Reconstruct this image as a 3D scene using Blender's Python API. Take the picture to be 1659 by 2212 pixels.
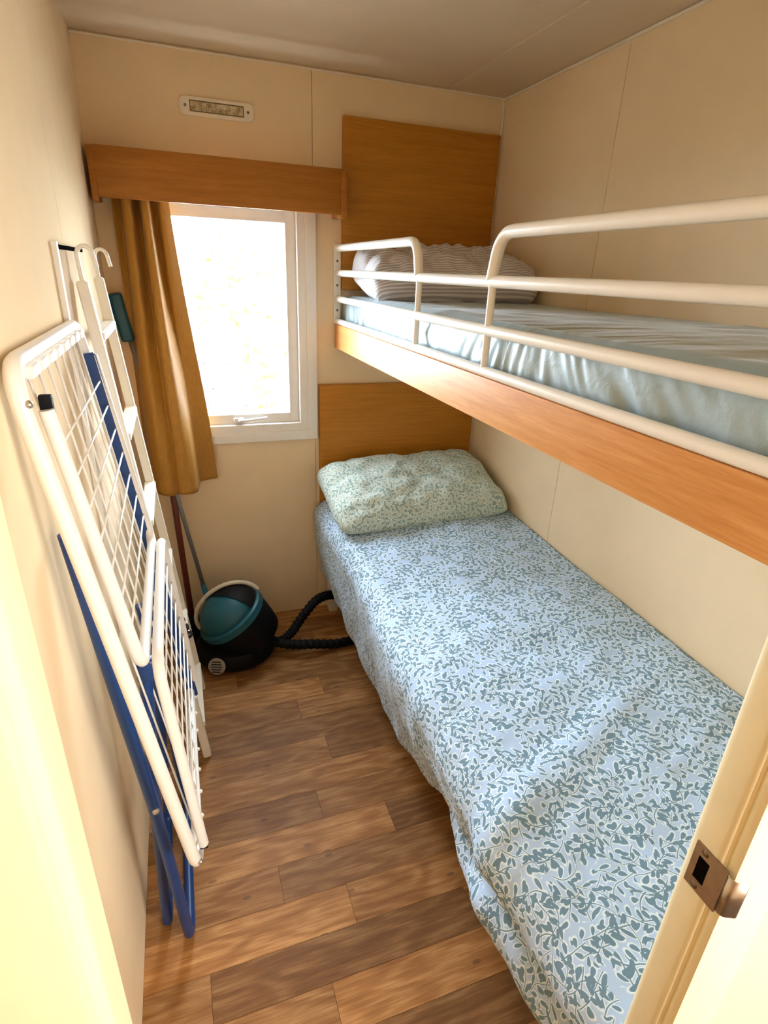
import bpy, bmesh, math, random
from mathutils import Vector, Matrix, noise

for o in list(bpy.data.objects):
    bpy.data.objects.remove(o, do_unlink=True)
SC = bpy.context.scene
COL = SC.collection
random.seed(7)
PI = math.pi

# ------------------------------------------------------------------ camera, world, light, exposure
W, H, CAMY = 1.456, 2.10, -2.2436          # room width, height; back wall is y = 0, left wall x = 0
YF = -1.965                                # inner face of the front wall with the doorway
cam_d = bpy.data.cameras.new('camera')
cam = bpy.data.objects.new('camera', cam_d)
COL.objects.link(cam)
right = Vector((0.94275281, -0.33135304, 0.03771329))
up = Vector((0.09788106, 0.38303139, 0.91853484))
fwd = Vector((0.31880469, 0.86225989, -0.3935371))
M = Matrix((right, up, -fwd)).transposed().to_4x4()
M.translation = Vector((0.212, CAMY, 1.4808))
cam.matrix_world = M
cam_d.sensor_fit = 'HORIZONTAL'
cam_d.sensor_width = 36.0
cam_d.lens = 1206.25 / 1659 * 36
cam_d.clip_start = 0.01
SC.camera = cam

SC.view_settings.view_transform = 'Standard'
SC.view_settings.look = 'None'
SC.view_settings.gamma = 1.0
SC.view_settings.use_curve_mapping = False
SC.view_settings.exposure = 0.36

world = bpy.data.worlds.new('sky')
SC.world = world
world.use_nodes = True
bg = world.node_tree.nodes['Background']
bg.inputs[0].default_value = (0.77, 0.895, 1.0, 1)
bg.inputs[1].default_value = 52.0


def area_light(name, loc, rot, sx, sy, power, color, portal=False):
    d = bpy.data.lights.new(name, 'AREA')
    d.shape = 'RECTANGLE'
    d.size, d.size_y = sx, sy
    d.energy = power
    d.color = color
    o = bpy.data.objects.new(name, d)
    COL.objects.link(o)
    o.location = loc
    o.rotation_euler = rot
    if portal:
        d.cycles.is_portal = True
    return o


# sampling portals for the daylight of the bedroom window and of the added hall window behind the camera
area_light('window_portal', (0.40, 0.06, 1.28), (-PI / 2, 0, 0), 0.62, 0.86, 1, (1, 1, 1), True)
area_light('hall_portal', (1.60, -3.255, 1.35), (PI / 2, 0, 0), 1.0, 0.80, 1, (1, 1, 1), True)

SC.cycles.max_bounces = 10
SC.cycles.diffuse_bounces = 6
SC.cycles.sample_clamp_indirect = 6.0


# ------------------------------------------------------------------ helpers
def tag(o, label=None, cat=None, group=None, kind=None):
    if label: o['label'] = label
    if cat: o['category'] = cat
    if group: o['group'] = group
    if kind: o['kind'] = kind
    return o


def obj(name, bm, mat, parent=None, smooth=False):
    me = bpy.data.meshes.new(name)
    bmesh.ops.recalc_face_normals(bm, faces=bm.faces)
    bm.to_mesh(me)
    bm.free()
    o = bpy.data.objects.new(name, me)
    COL.objects.link(o)
    if mat: me.materials.append(mat)
    if smooth:
        for p in me.polygons: p.use_smooth = True
    if parent is not None: o.parent = parent
    return o


def obj_auto(name, bm, mat, parent=None, ang=40):
    o = obj(name, bm, mat, parent, True)
    o.data.set_sharp_from_angle(angle=math.radians(ang))
    return o


def empty(name, loc=(0, 0, 0)):
    o = bpy.data.objects.new(name, None)
    COL.objects.link(o)
    o.location = loc
    o.empty_display_size = 0.05
    return o


def under(o, root):
    """parent a world-space mesh to a root standing at root.location"""
    o.parent = root
    o.matrix_parent_inverse = Matrix.Translation(root.location).inverted()
    return o


def box(bm, x0, x1, y0, y1, z0, z1, bev=0.0, seg=2):
    vs = [bm.verts.new((x, y, z)) for x in (x0, x1) for y in (y0, y1) for z in (z0, z1)]
    f = [(0, 1, 3, 2), (4, 6, 7, 5), (0, 4, 5, 1), (2, 3, 7, 6), (0, 2, 6, 4), (1, 5, 7, 3)]
    fs = [bm.faces.new([vs[i] for i in q]) for q in f]
    if bev:
        es = list({e for q in fs for e in q.edges})
        bmesh.ops.bevel(bm, geom=es, offset=bev, segments=seg, profile=0.6, affect='EDGES')
    return bm


def new_box(*a, **k):
    return box(bmesh.new(), *a, **k)


def fillet(pts, r, n=6):
    """round the inner corners of a polyline"""
    pts = [Vector(p) for p in pts]
    out = [pts[0]]
    for i in range(1, len(pts) - 1):
        a, b, c = pts[i - 1], pts[i], pts[i + 1]
        d1, d2 = (a - b), (c - b)
        rr = min(r, d1.length * 0.49, d2.length * 0.49)
        p, q = b + d1.normalized() * rr, b + d2.normalized() * rr
        for k in range(n + 1):
            t = k / n
            out.append(p * (1 - t) ** 2 + b * 2 * t * (1 - t) + q * t * t)
    out.append(pts[-1])
    return out


def tube(bm, pts, r, n=10, cap=True, sq=None):
    """sweep a circle (or a rectangle sq = (a, b)) along a polyline"""
    pts = [Vector(p) for p in pts]
    rings = []
    t0 = (pts[1] - pts[0]).normalized()
    ref = Vector((0, 0, 1)) if abs(t0.z) < 0.9 else Vector((0, 1, 0))
    nx = t0.cross(ref).normalized()
    for i, p in enumerate(pts):
        if i == 0: t = pts[1] - pts[0]
        elif i == len(pts) - 1: t = pts[-1] - pts[-2]
        else: t = (pts[i + 1] - pts[i]).normalized() + (pts[i] - pts[i - 1]).normalized()
        t.normalize()
        nx = (nx - t * nx.dot(t)).normalized()
        ny = t.cross(nx)
        rad = r(i / (len(pts) - 1)) if callable(r) else r
        if sq:
            ring = [p + nx * sx * sq[0] / 2 + ny * sy * sq[1] / 2 for sx, sy in ((1, 1), (-1, 1), (-1, -1), (1, -1))]
        else:
            ring = [p + (nx * math.cos(2 * PI * k / n) + ny * math.sin(2 * PI * k / n)) * rad for k in range(n)]
        rings.append([bm.verts.new(v) for v in ring])
    m = len(rings[0])
    for a, b in zip(rings, rings[1:]):
        for k in range(m):
            bm.faces.new((a[k], a[(k + 1) % m], b[(k + 1) % m], b[k]))
    if cap:
        bm.faces.new(rings[0][::-1])
        bm.faces.new(rings[-1])
    return bm


def new_tube(*a, **k):
    return tube(bmesh.new(), *a, **k)


def lathe(bm, prof, mat=Matrix.Identity(4), n=28):
    """prof: list of (radius, height) around local Z"""
    rings = []
    for r, h in prof:
        if r < 1e-5:
            rings.append([bm.verts.new(mat @ Vector((0, 0, h)))])
        else:
            rings.append([bm.verts.new(mat @ Vector((r * math.cos(2 * PI * k / n), r * math.sin(2 * PI * k / n), h))) for k in range(n)])
    for a, b in zip(rings, rings[1:]):
        for k in range(n):
            q = [a[k % len(a)], a[(k + 1) % len(a)], b[(k + 1) % len(b)], b[k % len(b)]]
            q = list(dict.fromkeys(q))
            if len(q) > 2: bm.faces.new(q)
    return bm


def grid_obj(name, P, UV, mat, parent=None, closed_u=False):
    """P: rows x cols of points, UV the same (metres of cloth)"""
    nr, nc = len(P), len(P[0])
    verts = [p for row in P for p in row]
    faces = [(i * nc + j, i * nc + j + 1, (i + 1) * nc + j + 1, (i + 1) * nc + j) for i in range(nr - 1) for j in range(nc - 1)]
    me = bpy.data.meshes.new(name)
    me.from_pydata([tuple(v) for v in verts], [], faces)
    uvl = me.uv_layers.new(name='cloth')
    fl = [uv for row in UV for uv in row]
    for lp in me.loops:
        uvl.data[lp.index].uv = fl[lp.vertex_index]
    for p in me.polygons: p.use_smooth = True
    me.materials.append(mat)
    o = bpy.data.objects.new(name, me)
    COL.objects.link(o)
    if parent is not None: o.parent = parent
    return o


def interp(tab, x):
    tab = sorted(tab)
    if x <= tab[0][0]: return tab[0][1]
    for (a, va), (b, vb) in zip(tab, tab[1:]):
        if x <= b:
            t = (x - a) / (b - a)
            t = t * t * (3 - 2 * t)
            return va + (vb - va) * t
    return tab[-1][1]


def nz(x, y, z=0.0):
    return noise.noise(Vector((x, y, z)))


# ------------------------------------------------------------------ materials
class G:
    """small node-graph helper"""
    def __init__(s, name):
        s.mat = bpy.data.materials.new(name)
        s.mat.use_nodes = True
        s.nt = s.mat.node_tree
        s.bsdf = s.nt.nodes['Principled BSDF']
        s.out = s.nt.nodes['Material Output']

    def n(s, t, **props):
        nd = s.nt.nodes.new(t)
        for k, v in props.items(): setattr(nd, k, v)
        return nd

    def set(s, sock, v):
        if hasattr(v, 'is_output') or isinstance(v, bpy.types.NodeSocket): s.nt.links.new(v, sock)
        else: sock.default_value = v

    def m(s, op, a, b=None, c=None, clamp=False):
        nd = s.n('ShaderNodeMath', operation=op, use_clamp=clamp)
        s.set(nd.inputs[0], a)
        if b is not None: s.set(nd.inputs[1], b)
        if c is not None: s.set(nd.inputs[2], c)
        return nd.outputs[0]

    def vm(s, op, a, b=None):
        nd = s.n('ShaderNodeVectorMath', operation=op)
        s.set(nd.inputs[0], a)
        if b is not None: s.set(nd.inputs[1], b)
        return nd.outputs[0]

    def mix(s, f, a, b, blend='MIX'):
        nd = s.n('ShaderNodeMix', data_type='RGBA', blend_type=blend)
        s.set(nd.inputs[0], f)
        s.set(nd.inputs[6], a if not isinstance(a, tuple) else (*a, 1))
        s.set(nd.inputs[7], b if not isinstance(b, tuple) else (*b, 1))
        return nd.outputs[2]

    def noise(s, vec, scale, detail=3, rough=0.55, dist=0.0):
        nd = s.n('ShaderNodeTexNoise')
        if vec is not None: s.set(nd.inputs['Vector'], vec)
        nd.inputs['Scale'].default_value = scale
        nd.inputs['Detail'].default_value = detail
        nd.inputs['Roughness'].default_value = rough
        nd.inputs['Distortion'].default_value = dist
        return nd.outputs[0]

    def mapping(s, vec, loc=(0, 0, 0), rot=(0, 0, 0), scale=(1, 1, 1)):
        nd = s.n('ShaderNodeMapping')
        s.set(nd.inputs[0], vec)
        s.set(nd.inputs[1], loc)
        nd.inputs[2].default_value = rot
        nd.inputs[3].default_value = scale
        return nd.outputs[0]

    def ramp(s, fac, stops):
        nd = s.n('ShaderNodeValToRGB')
        s.set(nd.inputs[0], fac)
        el = nd.color_ramp.elements
        while len(el) < len(stops): el.new(0.5)
        for e, (p, c) in zip(el, stops):
            e.position = p
            e.color = (*c, 1)
        return nd.outputs[0]

    def coord(s, which='Object'):
        return s.n('ShaderNodeTexCoord').outputs[which]

    def bump(s, h, strength=0.2, dist=0.01):
        nd = s.n('ShaderNodeBump')
        nd.inputs['Strength'].default_value = strength
        nd.inputs['Distance'].default_value = dist
        s.set(nd.inputs['Height'], h)
        s.nt.links.new(nd.outputs[0], s.bsdf.inputs['Normal'])

    def fin(s, color=None, rough=0.5, metal=0.0, spec=0.5, **kw):
        if color is not None:
            s.set(s.bsdf.inputs['Base Color'], color if not isinstance(color, tuple) else (*color, 1))
        s.set(s.bsdf.inputs['Roughness'], rough)
        s.bsdf.inputs['Metallic'].default_value = metal
        s.bsdf.inputs['Specular IOR Level'].default_value = spec
        for k, v in kw.items(): s.set(s.bsdf.inputs[k.replace('_', ' ')], v)
        return s.mat


def plain(name, col, rough=0.5, metal=0.0, spec=0.5, var=0.04, scale=30, bump=0.0, **kw):
    g = G(name)
    co = g.coord('Object')
    nn = g.noise(co, scale, 3)
    lo = tuple(c * (1 - var) for c in col)
    hi = tuple(min(1, c * (1 + var)) for c in col)
    c = g.ramp(nn, [(0.3, lo), (0.7, hi)])
    if bump: g.bump(nn, bump, 0.002)
    return g.fin(c, rough, metal, spec, **kw)


def wood(name, dark, mid, light, axis='x', rough=0.4, stretch=18.0, scale=9.0):
    g = G(name)
    co = g.coord('Object')
    sc = {'x': (1, stretch, stretch), 'y': (stretch, 1, stretch), 'z': (stretch, stretch, 1)}[axis]
    v = g.mapping(co, (0, 0, 0), (0, 0, 0), sc)
    a = g.noise(v, scale * 0.45, 4, 0.6, 0.6)
    b = g.noise(v, scale * 2.2, 5, 0.7, 0.2)
    f = g.m('ADD', g.m('MULTIPLY', a, 0.6), g.m('MULTIPLY', b, 0.4))
    c = g.ramp(f, [(0.36, dark), (0.5, mid), (0.64, light)])
    g.bump(b, 0.08, 0.001)
    return g.fin(c, rough, 0, 0.25)


def floor_wood():
    g = G('floor_vinyl_oak')
    co = g.coord('Object')
    oi = g.n('ShaderNodeObjectInfo')
    comb = g.n('ShaderNodeCombineXYZ')
    g.set(comb.inputs[0], g.m('MULTIPLY', oi.outputs['Random'], 37.0))
    g.set(comb.inputs[1], g.m('MULTIPLY', oi.outputs['Random'], 91.0))
    base = g.vm('ADD', co, comb.outputs[0])
    v = g.mapping(base, (0, 0, 0), (0, 0, 0), (1.1, 17, 1))
    warp = g.noise(g.mapping(base, (0, 0, 0), (0, 0, 0), (2.0, 7, 1)), 1.3, 2, 0.5)
    # cathedral grain: contour lines of a stretched noise
    rings = g.m('SINE', g.m('MULTIPLY', warp, 46.0))
    rings = g.m('MULTIPLY_ADD', rings, 0.5, 0.5)
    streak = g.noise(v, 5.0, 6, 0.7, 0.3)
    fine = g.noise(g.mapping(base, (0, 0, 0), (0, 0, 0), (5, 120, 1)), 2.0, 4, 0.7)
    blot = g.noise(g.mapping(base, (0, 0, 0), (0, 0, 0), (2.2, 6, 1)), 2.2, 3, 0.6)
    knot = g.n('ShaderNodeTexVoronoi', voronoi_dimensions='2D')
    g.set(knot.inputs['Vector'], g.mapping(base, (0, 0, 0), (0, 0, 0), (1.0, 2.4, 1)))
    knot.inputs['Scale'].default_value = 3.2
    kmask = g.m('LESS_THAN', knot.outputs['Distance'], 0.035)
    f = g.m('ADD', g.m('MULTIPLY', rings, 0.09), g.m('ADD', g.m('MULTIPLY', streak, 0.40), g.m('ADD', g.m('MULTIPLY', fine, 0.30), g.m('MULTIPLY', blot, 0.22))))
    c = g.ramp(f, [(0.28, (0.13, 0.047, 0.010)), (0.50, (0.30, 0.138, 0.042)), (0.74, (0.60, 0.345, 0.145))])
    c = g.mix(g.m('MULTIPLY', kmask, 0.5), c, (0.08, 0.04, 0.02))
    c = g.mix(1.0, c, oi.outputs['Color'], 'MULTIPLY')
    g.bump(streak, 0.05, 0.001)
    return g.fin(c, 0.5, 0, 0.22)


def sprig_print(name, base, halo, leaf, seed=0.0, rough=0.75):
    """printed cotton: sprigs of paired leaves on curved stems with a pale outline"""
    g = G(name)
    uvn = g.n('ShaderNodeUVMap')
    uvn.uv_map = 'cloth'
    uv = uvn.outputs[0]
    wob = g.n('ShaderNodeTexNoise', noise_dimensions='2D')
    g.set(wob.inputs['Vector'], uv)
    wob.inputs['Scale'].default_value = 16.0
    wob.inputs['Detail'].default_value = 1.0
    off = g.vm('MULTIPLY', g.vm('SUBTRACT', wob.outputs[1], (0.5, 0.5, 0.5)), (0.022, 0.022, 0.0))
    uvw = g.vm('ADD', uv, off)
    leafm = None
    halom = None
    for k, (sc, ox, oy, p, L, a0, la, lb) in enumerate([
            (16.6, 0.13 + seed, 0.71, 0.0210, 0.036, 0.0092, 0.0081, 0.0039),
            (15.2, 5.11 + seed, 3.37, 0.0225, 0.037, 0.0096, 0.0085, 0.0041),
            (24.0, 2.37 + seed, 1.91, 0.0190, 0.0185, 0.0084, 0.0074, 0.0036)]):
        q = g.mapping(uvw, (ox, oy, 0))
        vo = g.n('ShaderNodeTexVoronoi', voronoi_dimensions='2D')
        g.set(vo.inputs['Vector'], q)
        vo.inputs['Scale'].default_value = sc
        vo.inputs['Randomness'].default_value = 0.85
        loc = g.vm('SUBTRACT', q, vo.outputs['Position'])
        sepc = g.n('ShaderNodeSeparateColor')
        g.set(sepc.inputs[0], vo.outputs['Color'])
        rot = g.n('ShaderNodeVectorRotate', rotation_type='Z_AXIS')
        g.set(rot.inputs['Vector'], loc)
        g.set(rot.inputs['Angle'], g.m('MULTIPLY', sepc.outputs[0], 6.283))
        xyz = g.n('ShaderNodeSeparateXYZ')
        g.set(xyz.inputs[0], rot.outputs[0])
        u, v = xyz.outputs[0], xyz.outputs[1]
        bend = g.m('MULTIPLY', g.m('SUBTRACT', sepc.outputs[1], 0.5), 26.0)
        u = g.m('ADD', u, g.m('MULTIPLY', g.m('MULTIPLY', v, v), bend))
        a = g.m('ABSOLUTE', u)
        av = g.m('ABSOLUTE', v)
        inside = g.m('LESS_THAN', av, L)
        stem = g.m('MULTIPLY', g.m('LESS_THAN', a, 0.0008), inside)
        stemh = g.m('MULTIPLY', g.m('LESS_THAN', a, 0.0022), inside)
        # leaves of the two sides are staggered
        side = g.m('MULTIPLY', g.m('SIGN', u), p * 0.2)
        w = g.m('SUBTRACT', g.m('FLOORED_MODULO', g.m('ADD', v, side), p), p / 2)
        da = g.m('SUBTRACT', a, a0)
        c, s_ = math.cos(0.62), math.sin(0.62)
        e1 = g.m('ADD', g.m('MULTIPLY', da, c / la), g.m('MULTIPLY', w, s_ / la))
        e2 = g.m('ADD', g.m('MULTIPLY', da, -s_ / lb), g.m('MULTIPLY', w, c / lb))
        # egg-shaped: broader at the tip
        e2 = g.m('DIVIDE', e2, g.m('MULTIPLY_ADD', e1, 0.28, 0.95))
        e = g.m('ADD', g.m('MULTIPLY', e1, e1), g.m('MULTIPLY', e2, e2))
        lm = g.m('MULTIPLY', g.m('LESS_THAN', e, 1.0), inside)
        lh = g.m('MULTIPLY', g.m('LESS_THAN', e, 2.1), inside)
        lm = g.m('MAXIMUM', lm, stem)
        lh = g.m('MAXIMUM', lh, stemh)
        leafm = lm if leafm is None else g.m('MAXIMUM', leafm, lm)
        halom = lh if halom is None else g.m('MAXIMUM', halom, lh)
    c = g.mix(g.m('MULTIPLY', halom, 0.8), base, halo)
    c = g.mix(g.m('MULTIPLY', leafm, 0.92), c, leaf)
    fine = g.noise(uv, 900, 2)
    g.bump(fine, 0.12, 0.001)
    return g.fin(c, rough, 0, 0.25, Sheen_Weight=0.15, Sheen_Roughness=0.5)


M_WALL = plain('wall_cream_panel', (0.80, 0.64, 0.43), 0.7, 0, 0.0, 0.02, 9)
M_GAP = plain('wall_seam', (0.60, 0.48, 0.33), 0.7)
M_CEIL = plain('ceiling_panel', (0.66, 0.54, 0.385), 0.6, 0, 0.3, 0.02, 6)
M_TRIM = plain('cream_trim', (0.82, 0.755, 0.64), 0.45)
M_JAMB = plain('door_frame_cream', (0.88, 0.82, 0.57), 0.4, 0, 0.4, 0.02)
M_OAK = wood('oak_veneer', (0.37, 0.145, 0.013), (0.43, 0.175, 0.018), (0.49, 0.205, 0.026), 'x', 0.38)
M_OAKY = wood('oak_board', (0.60, 0.27, 0.075), (0.69, 0.335, 0.11), (0.77, 0.40, 0.15), 'y', 0.48)
M_PELMET = wood('oak_pelmet', (0.27, 0.092, 0.010), (0.32, 0.115, 0.015), (0.37, 0.14, 0.022), 'x', 0.4)
M_FLOOR = floor_wood()
M_SUB = plain('floor_joint', (0.09, 0.05, 0.025), 0.8)
M_WHITE = plain('white_enamel', (0.86, 0.84, 0.80), 0.28, 0, 0.5, 0.01)
M_RAIL = plain('white_bunk_rail', (0.90, 0.88, 0.82), 0.3, 0, 0.5, 0.01)
M_UPVC = plain('white_window_plastic', (0.84, 0.82, 0.79), 0.35, 0, 0.5, 0.01)
M_LADDER = plain('white_ladder_paint', (0.86, 0.82, 0.72), 0.35, 0, 0.5, 0.02)
M_BLUE = plain('blue_leg_paint', (0.006, 0.045, 0.19), 0.35, 0, 0.5, 0.05)
M_BLACK = plain('black_plastic', (0.004, 0.004, 0.005), 0.6, 0, 0.15)
M_GLOSSBLACK = plain('glossy_black', (0.01, 0.01, 0.01), 0.08, 0, 0.7)
M_TEAL = plain('teal_plastic', (0.005, 0.085, 0.125), 0.4, 0, 0.5, 0.06)
M_CREAM = plain('cream_plastic', (0.62, 0.57, 0.46), 0.4)
M_STEEL = plain('brushed_steel', (0.55, 0.53, 0.50), 0.32, 1.0)
M_PLATE = plain('strike_plate_steel', (0.34, 0.27, 0.21), 0.3, 1.0, 0.5, 0.12, 60)
M_DARK = plain('dark_hole', (0.006, 0.005, 0.004), 0.9, 0, 0.0)
M_SCREW = plain('screw_head', (0.22, 0.18, 0.13), 0.35, 1.0)
M_REDWOOD = plain('red_brown_wood', (0.13, 0.025, 0.012), 0.45)
M_GREYPOLE = plain('grey_pole', (0.30, 0.31, 0.31), 0.4, 0.6)
M_PANEL = plain('beige_panel', (0.66, 0.53, 0.38), 0.7, 0, 0.0)
M_BEDBASE = plain('bed_base_white', (0.78, 0.74, 0.68), 0.5)


def curtain_mat():
    g = G('ochre_satin_curtain')
    co = g.coord('Object')
    nn = g.noise(g.mapping(co, (0, 0, 0), (0, 0, 0), (300, 300, 40)), 1.0, 3)
    c = g.ramp(nn, [(0.3, (0.36, 0.165, 0.022)), (0.7, (0.46, 0.225, 0.036))])
    g.bump(nn, 0.08, 0.001)
    g.fin(c, 0.5, 0, 0.3, Sheen_Weight=0.1, Sheen_Roughness=0.4)
    tr = g.n('ShaderNodeBsdfTranslucent')
    g.set(tr.inputs[0], (0.5, 0.25, 0.05, 1))
    mx = g.n('ShaderNodeMixShader')
    mx.inputs[0].default_value = 0.06
    g.nt.links.new(g.bsdf.outputs[0], mx.inputs[1])
    g.nt.links.new(tr.outputs[0], mx.inputs[2])
    g.nt.links.new(mx.outputs[0], g.out.inputs[0])
    return g.mat


def sheet_mat():
    g = G('pale_blue_satin_sheet')
    co = g.coord('Object')
    nn = g.noise(co, 400, 2)
    c = g.ramp(nn, [(0.3, (0.34, 0.45, 0.50)), (0.7, (0.39, 0.50, 0.55))])
    big = g.noise(g.mapping(co, (0, 0, 0), (0, 0, 0), (2, 1, 1)), 22, 3, 0.6, 0.6)
    g.bump(big, 0.15, 0.01)
    return g.fin(c, 0.38, 0, 0.5, Sheen_Weight=0.3, Sheen_Roughness=0.3)


def stripe_mat():
    g = G('grey_striped_pillowcase')
    uvn = g.n('ShaderNodeUVMap')
    uvn.uv_map = 'cloth'
    x = g.n('ShaderNodeSeparateXYZ')
    wob = g.n('ShaderNodeTexNoise')
    g.set(wob.inputs['Vector'], uvn.outputs[0])
    wob.inputs['Scale'].default_value = 4
    wob.inputs['Detail'].default_value = 0.0
    g.set(x.inputs[0], uvn.outputs[0])
    xo = g.n('ShaderNodeSeparateXYZ')
    g.set(xo.inputs[0], g.coord('Object'))
    t = g.m('ADD', g.m('MULTIPLY', g.m('ADD', xo.outputs[1], xo.outputs[2]), 2 * PI / 0.0135), g.m('MULTIPLY', wob.outputs[0], 4.0))
    sn = g.m('MULTIPLY_ADD', g.m('SINE', t), 0.5, 0.5)
    c = g.ramp(sn, [(0.35, (0.44, 0.41, 0.44)), (0.75, (0.76, 0.73, 0.73))])
    return g.fin(c, 0.55, 0, 0.4, Sheen_Weight=0.2)


def glass_mat():
    g = G('window_glass')
    tr = g.n('ShaderNodeBsdfTransparent')
    gl = g.n('ShaderNodeBsdfGlossy')
    gl.inputs['Roughness'].default_value = 0.02
    fr = g.n('ShaderNodeFresnel')
    fr.inputs[0].default_value = 1.45
    mx = g.n('ShaderNodeMixShader')
    g.set(mx.inputs[0], g.m('MULTIPLY', fr.outputs[0], 0.7))
    g.nt.links.new(tr.outputs[0], mx.inputs[1])
    g.nt.links.new(gl.outputs[0], mx.inputs[2])
    g.nt.links.new(mx.outputs[0], g.out.inputs[0])
    return g.mat


def lens_mat():
    g = G('ribbed_lamp_lens')
    co = g.coord('Object')
    nn = g.noise(co, 55, 2)
    c = g.ramp(nn, [(0.35, (0.42, 0.33, 0.17)), (0.65, (0.80, 0.72, 0.52))])
    return g.fin(c, 0.12, 0, 0.8, Coat_Weight=0.5)


M_CURTAIN = curtain_mat()
M_SHEET = sheet_mat()
M_STRIPE = stripe_mat()
M_GLASS = glass_mat()
M_LENS = lens_mat()
M_DUVET = sprig_print('sprig_print_duvet', (0.48, 0.65, 0.89), (0.82, 0.94, 1.0), (0.11, 0.23, 0.335))
M_PILLOW_WARM = sprig_print('sprig_print_warm_lit', (0.55, 0.64, 0.58), (0.84, 0.90, 0.82), (0.25, 0.38, 0.37), 3.3)  # duvet print again, warm light on the pillow painted in as greener colours


# ------------------------------------------------------------------ room shell
def structure(name, bm, mat, label, cat):
    return tag(obj(name, bm, mat), label, cat, None, 'structure')


# floor: sub-floor slab with a child for every plank
floor = structure('floor', new_box(-1.2, 2.6, -3.3, 0.10, -0.05, -0.0042), M_SUB, 'brown oak-look plank floor running across the small room', 'floor')
ROWS = {  # boundary index from y = -1.42 upwards (period 0.1025): joints in x and plank tones
    -2: ([0.20], [1.0, 0.72]),
    -1: ([0.40, 1.2], [0.92, 1.28, 0.9]),
    0: ([0.142, 0.78], [0.95, 0.66, 0.84]),
    1: ([0.49, 1.25], [1.30, 1.06, 0.9]),
    2: ([0.329, 1.1], [0.98, 0.86, 1.0]),
    3: ([0.67], [1.26, 0.66]),
    4: ([0.48, 1.2], [0.80, 1.05, 0.8]),
    5: ([0.99], [1.14, 1.08]),
    6: ([0.559], [0.98, 0.72]),
    7: ([0.95], [0.74, 0.9]),
    8: ([0.50, 1.3], [0.80, 0.98, 0.8]),
    9: ([0.61], [1.16, 0.78]),
    10: ([0.30], [0.9, 0.74]),
    11: ([0.72], [0.78, 0.92]),
}
rs = random.Random(3)
per = 0.1025
plank_meshes = {}
k = -6
while True:
    y0 = -1.42 + per * (k - 1)          # row k lies between y0 and y0 + per
    y1 = y0 + per
    if y0 > 0: break
    y0c, y1c = max(y0, -2.06), min(y1, 0.0)
    if y1c <= y0c + 0.005:
        k += 1
        continue
    if k in ROWS: joints, tones = ROWS[k]
    else:
        j0 = rs.uniform(0.15, 0.9)
        joints, tones = [j0], [rs.uniform(0.7, 1.25), rs.uniform(0.7, 1.25)]
    xs = [0.0] + joints + [W]
    for a, b, t in zip(xs, xs[1:], tones):
        key = (round(b - a, 3), round(y1c - y0c, 3))
        if key not in plank_meshes:
            w_, d_ = b - a - 0.0008, y1c - y0c - 0.0008
            bm = new_box(-w_ / 2, w_ / 2, -d_ / 2, d_ / 2, -0.004, 0.0)
            me = bpy.data.meshes.new('plank')
            bmesh.ops.recalc_face_normals(bm, faces=bm.faces)
            bm.to_mesh(me)
            bm.free()
            me.materials.append(M_FLOOR)
            plank_meshes[key] = me
        o = bpy.data.objects.new('plank', plank_meshes[key])
        COL.objects.link(o)
        o.location = ((a + b) / 2, (y0c + y1c) / 2, 0)
        o.parent = floor
        wv = rs.uniform(-0.04, 0.04)
        o.color = (t * (1 + wv * 0.4), t, t * (1 - wv), 1)
    k += 1


def holed(bm, x0, x1, z0, z1, hx0, hx1, hz0, hz1, y0, y1):
    box(bm, x0, hx0, y0, y1, z0, z1)
    box(bm, hx1, x1, y0, y1, z0, z1)
    box(bm, hx0, hx1, y0, y1, z0, hz0)
    box(bm, hx0, hx1, y0, y1, hz1, z1)
    return bm


HX0, HX1, HZ0, HZ1 = 0.115, 0.690, 0.868, 1.705       # window hole
T = 0.005
wall_back = structure('wall_back', holed(bmesh.new(), -0.06, W + 0.06, -0.05, H + 0.05, HX0, HX1, HZ0, HZ1, T, 0.07), M_GAP, 'cream panelled end wall with the window and wooden headboards', 'wall')
obj('wall_panel', holed(bmesh.new(), 0.0, 0.7195, 0.0, H, HX0, HX1, HZ0, HZ1, 0.0, T), M_WALL, wall_back)
obj('wall_panel', new_box(0.7215, W, 0.0, T, 0, H), M_WALL, wall_back)

wall_left = structure('wall_left', new_box(-0.06, -T, YF, 0.005, -0.05, H + 0.05), M_GAP, 'cream panelled side wall behind the clothes airer', 'wall')
for a, b in ((YF, -0.753), (-0.751, 0.0)):
    obj('wall_panel', new_box(-T, 0.0, a, b, 0, H), M_WALL, wall_left)
wall_right = structure('wall_right', new_box(W + T, W + 0.06, YF, 0.005, -0.05, H + 0.05), M_GAP, 'cream panelled side wall along the two beds', 'wall')
for a, b in ((YF, -0.668), (-0.666, 0.0)):
    obj('wall_panel', new_box(W, W + T, a, b, 0, H), M_WALL, wall_right)

ceiling = structure('ceiling', new_box(-1.2, 2.6, -3.3, 0.10, H + 0.006, H + 0.06), M_GAP, 'beige panelled ceiling with a lower strip along one wall', 'ceiling')
obj('ceiling_panel', new_box(0, 1.2195, YF, 0, H, H + 0.006), M_CEIL, ceiling)
obj('ceiling_panel', new_box(1.2205, W, YF, 0, H - 0.004, H + 0.006), M_CEIL, ceiling)

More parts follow.
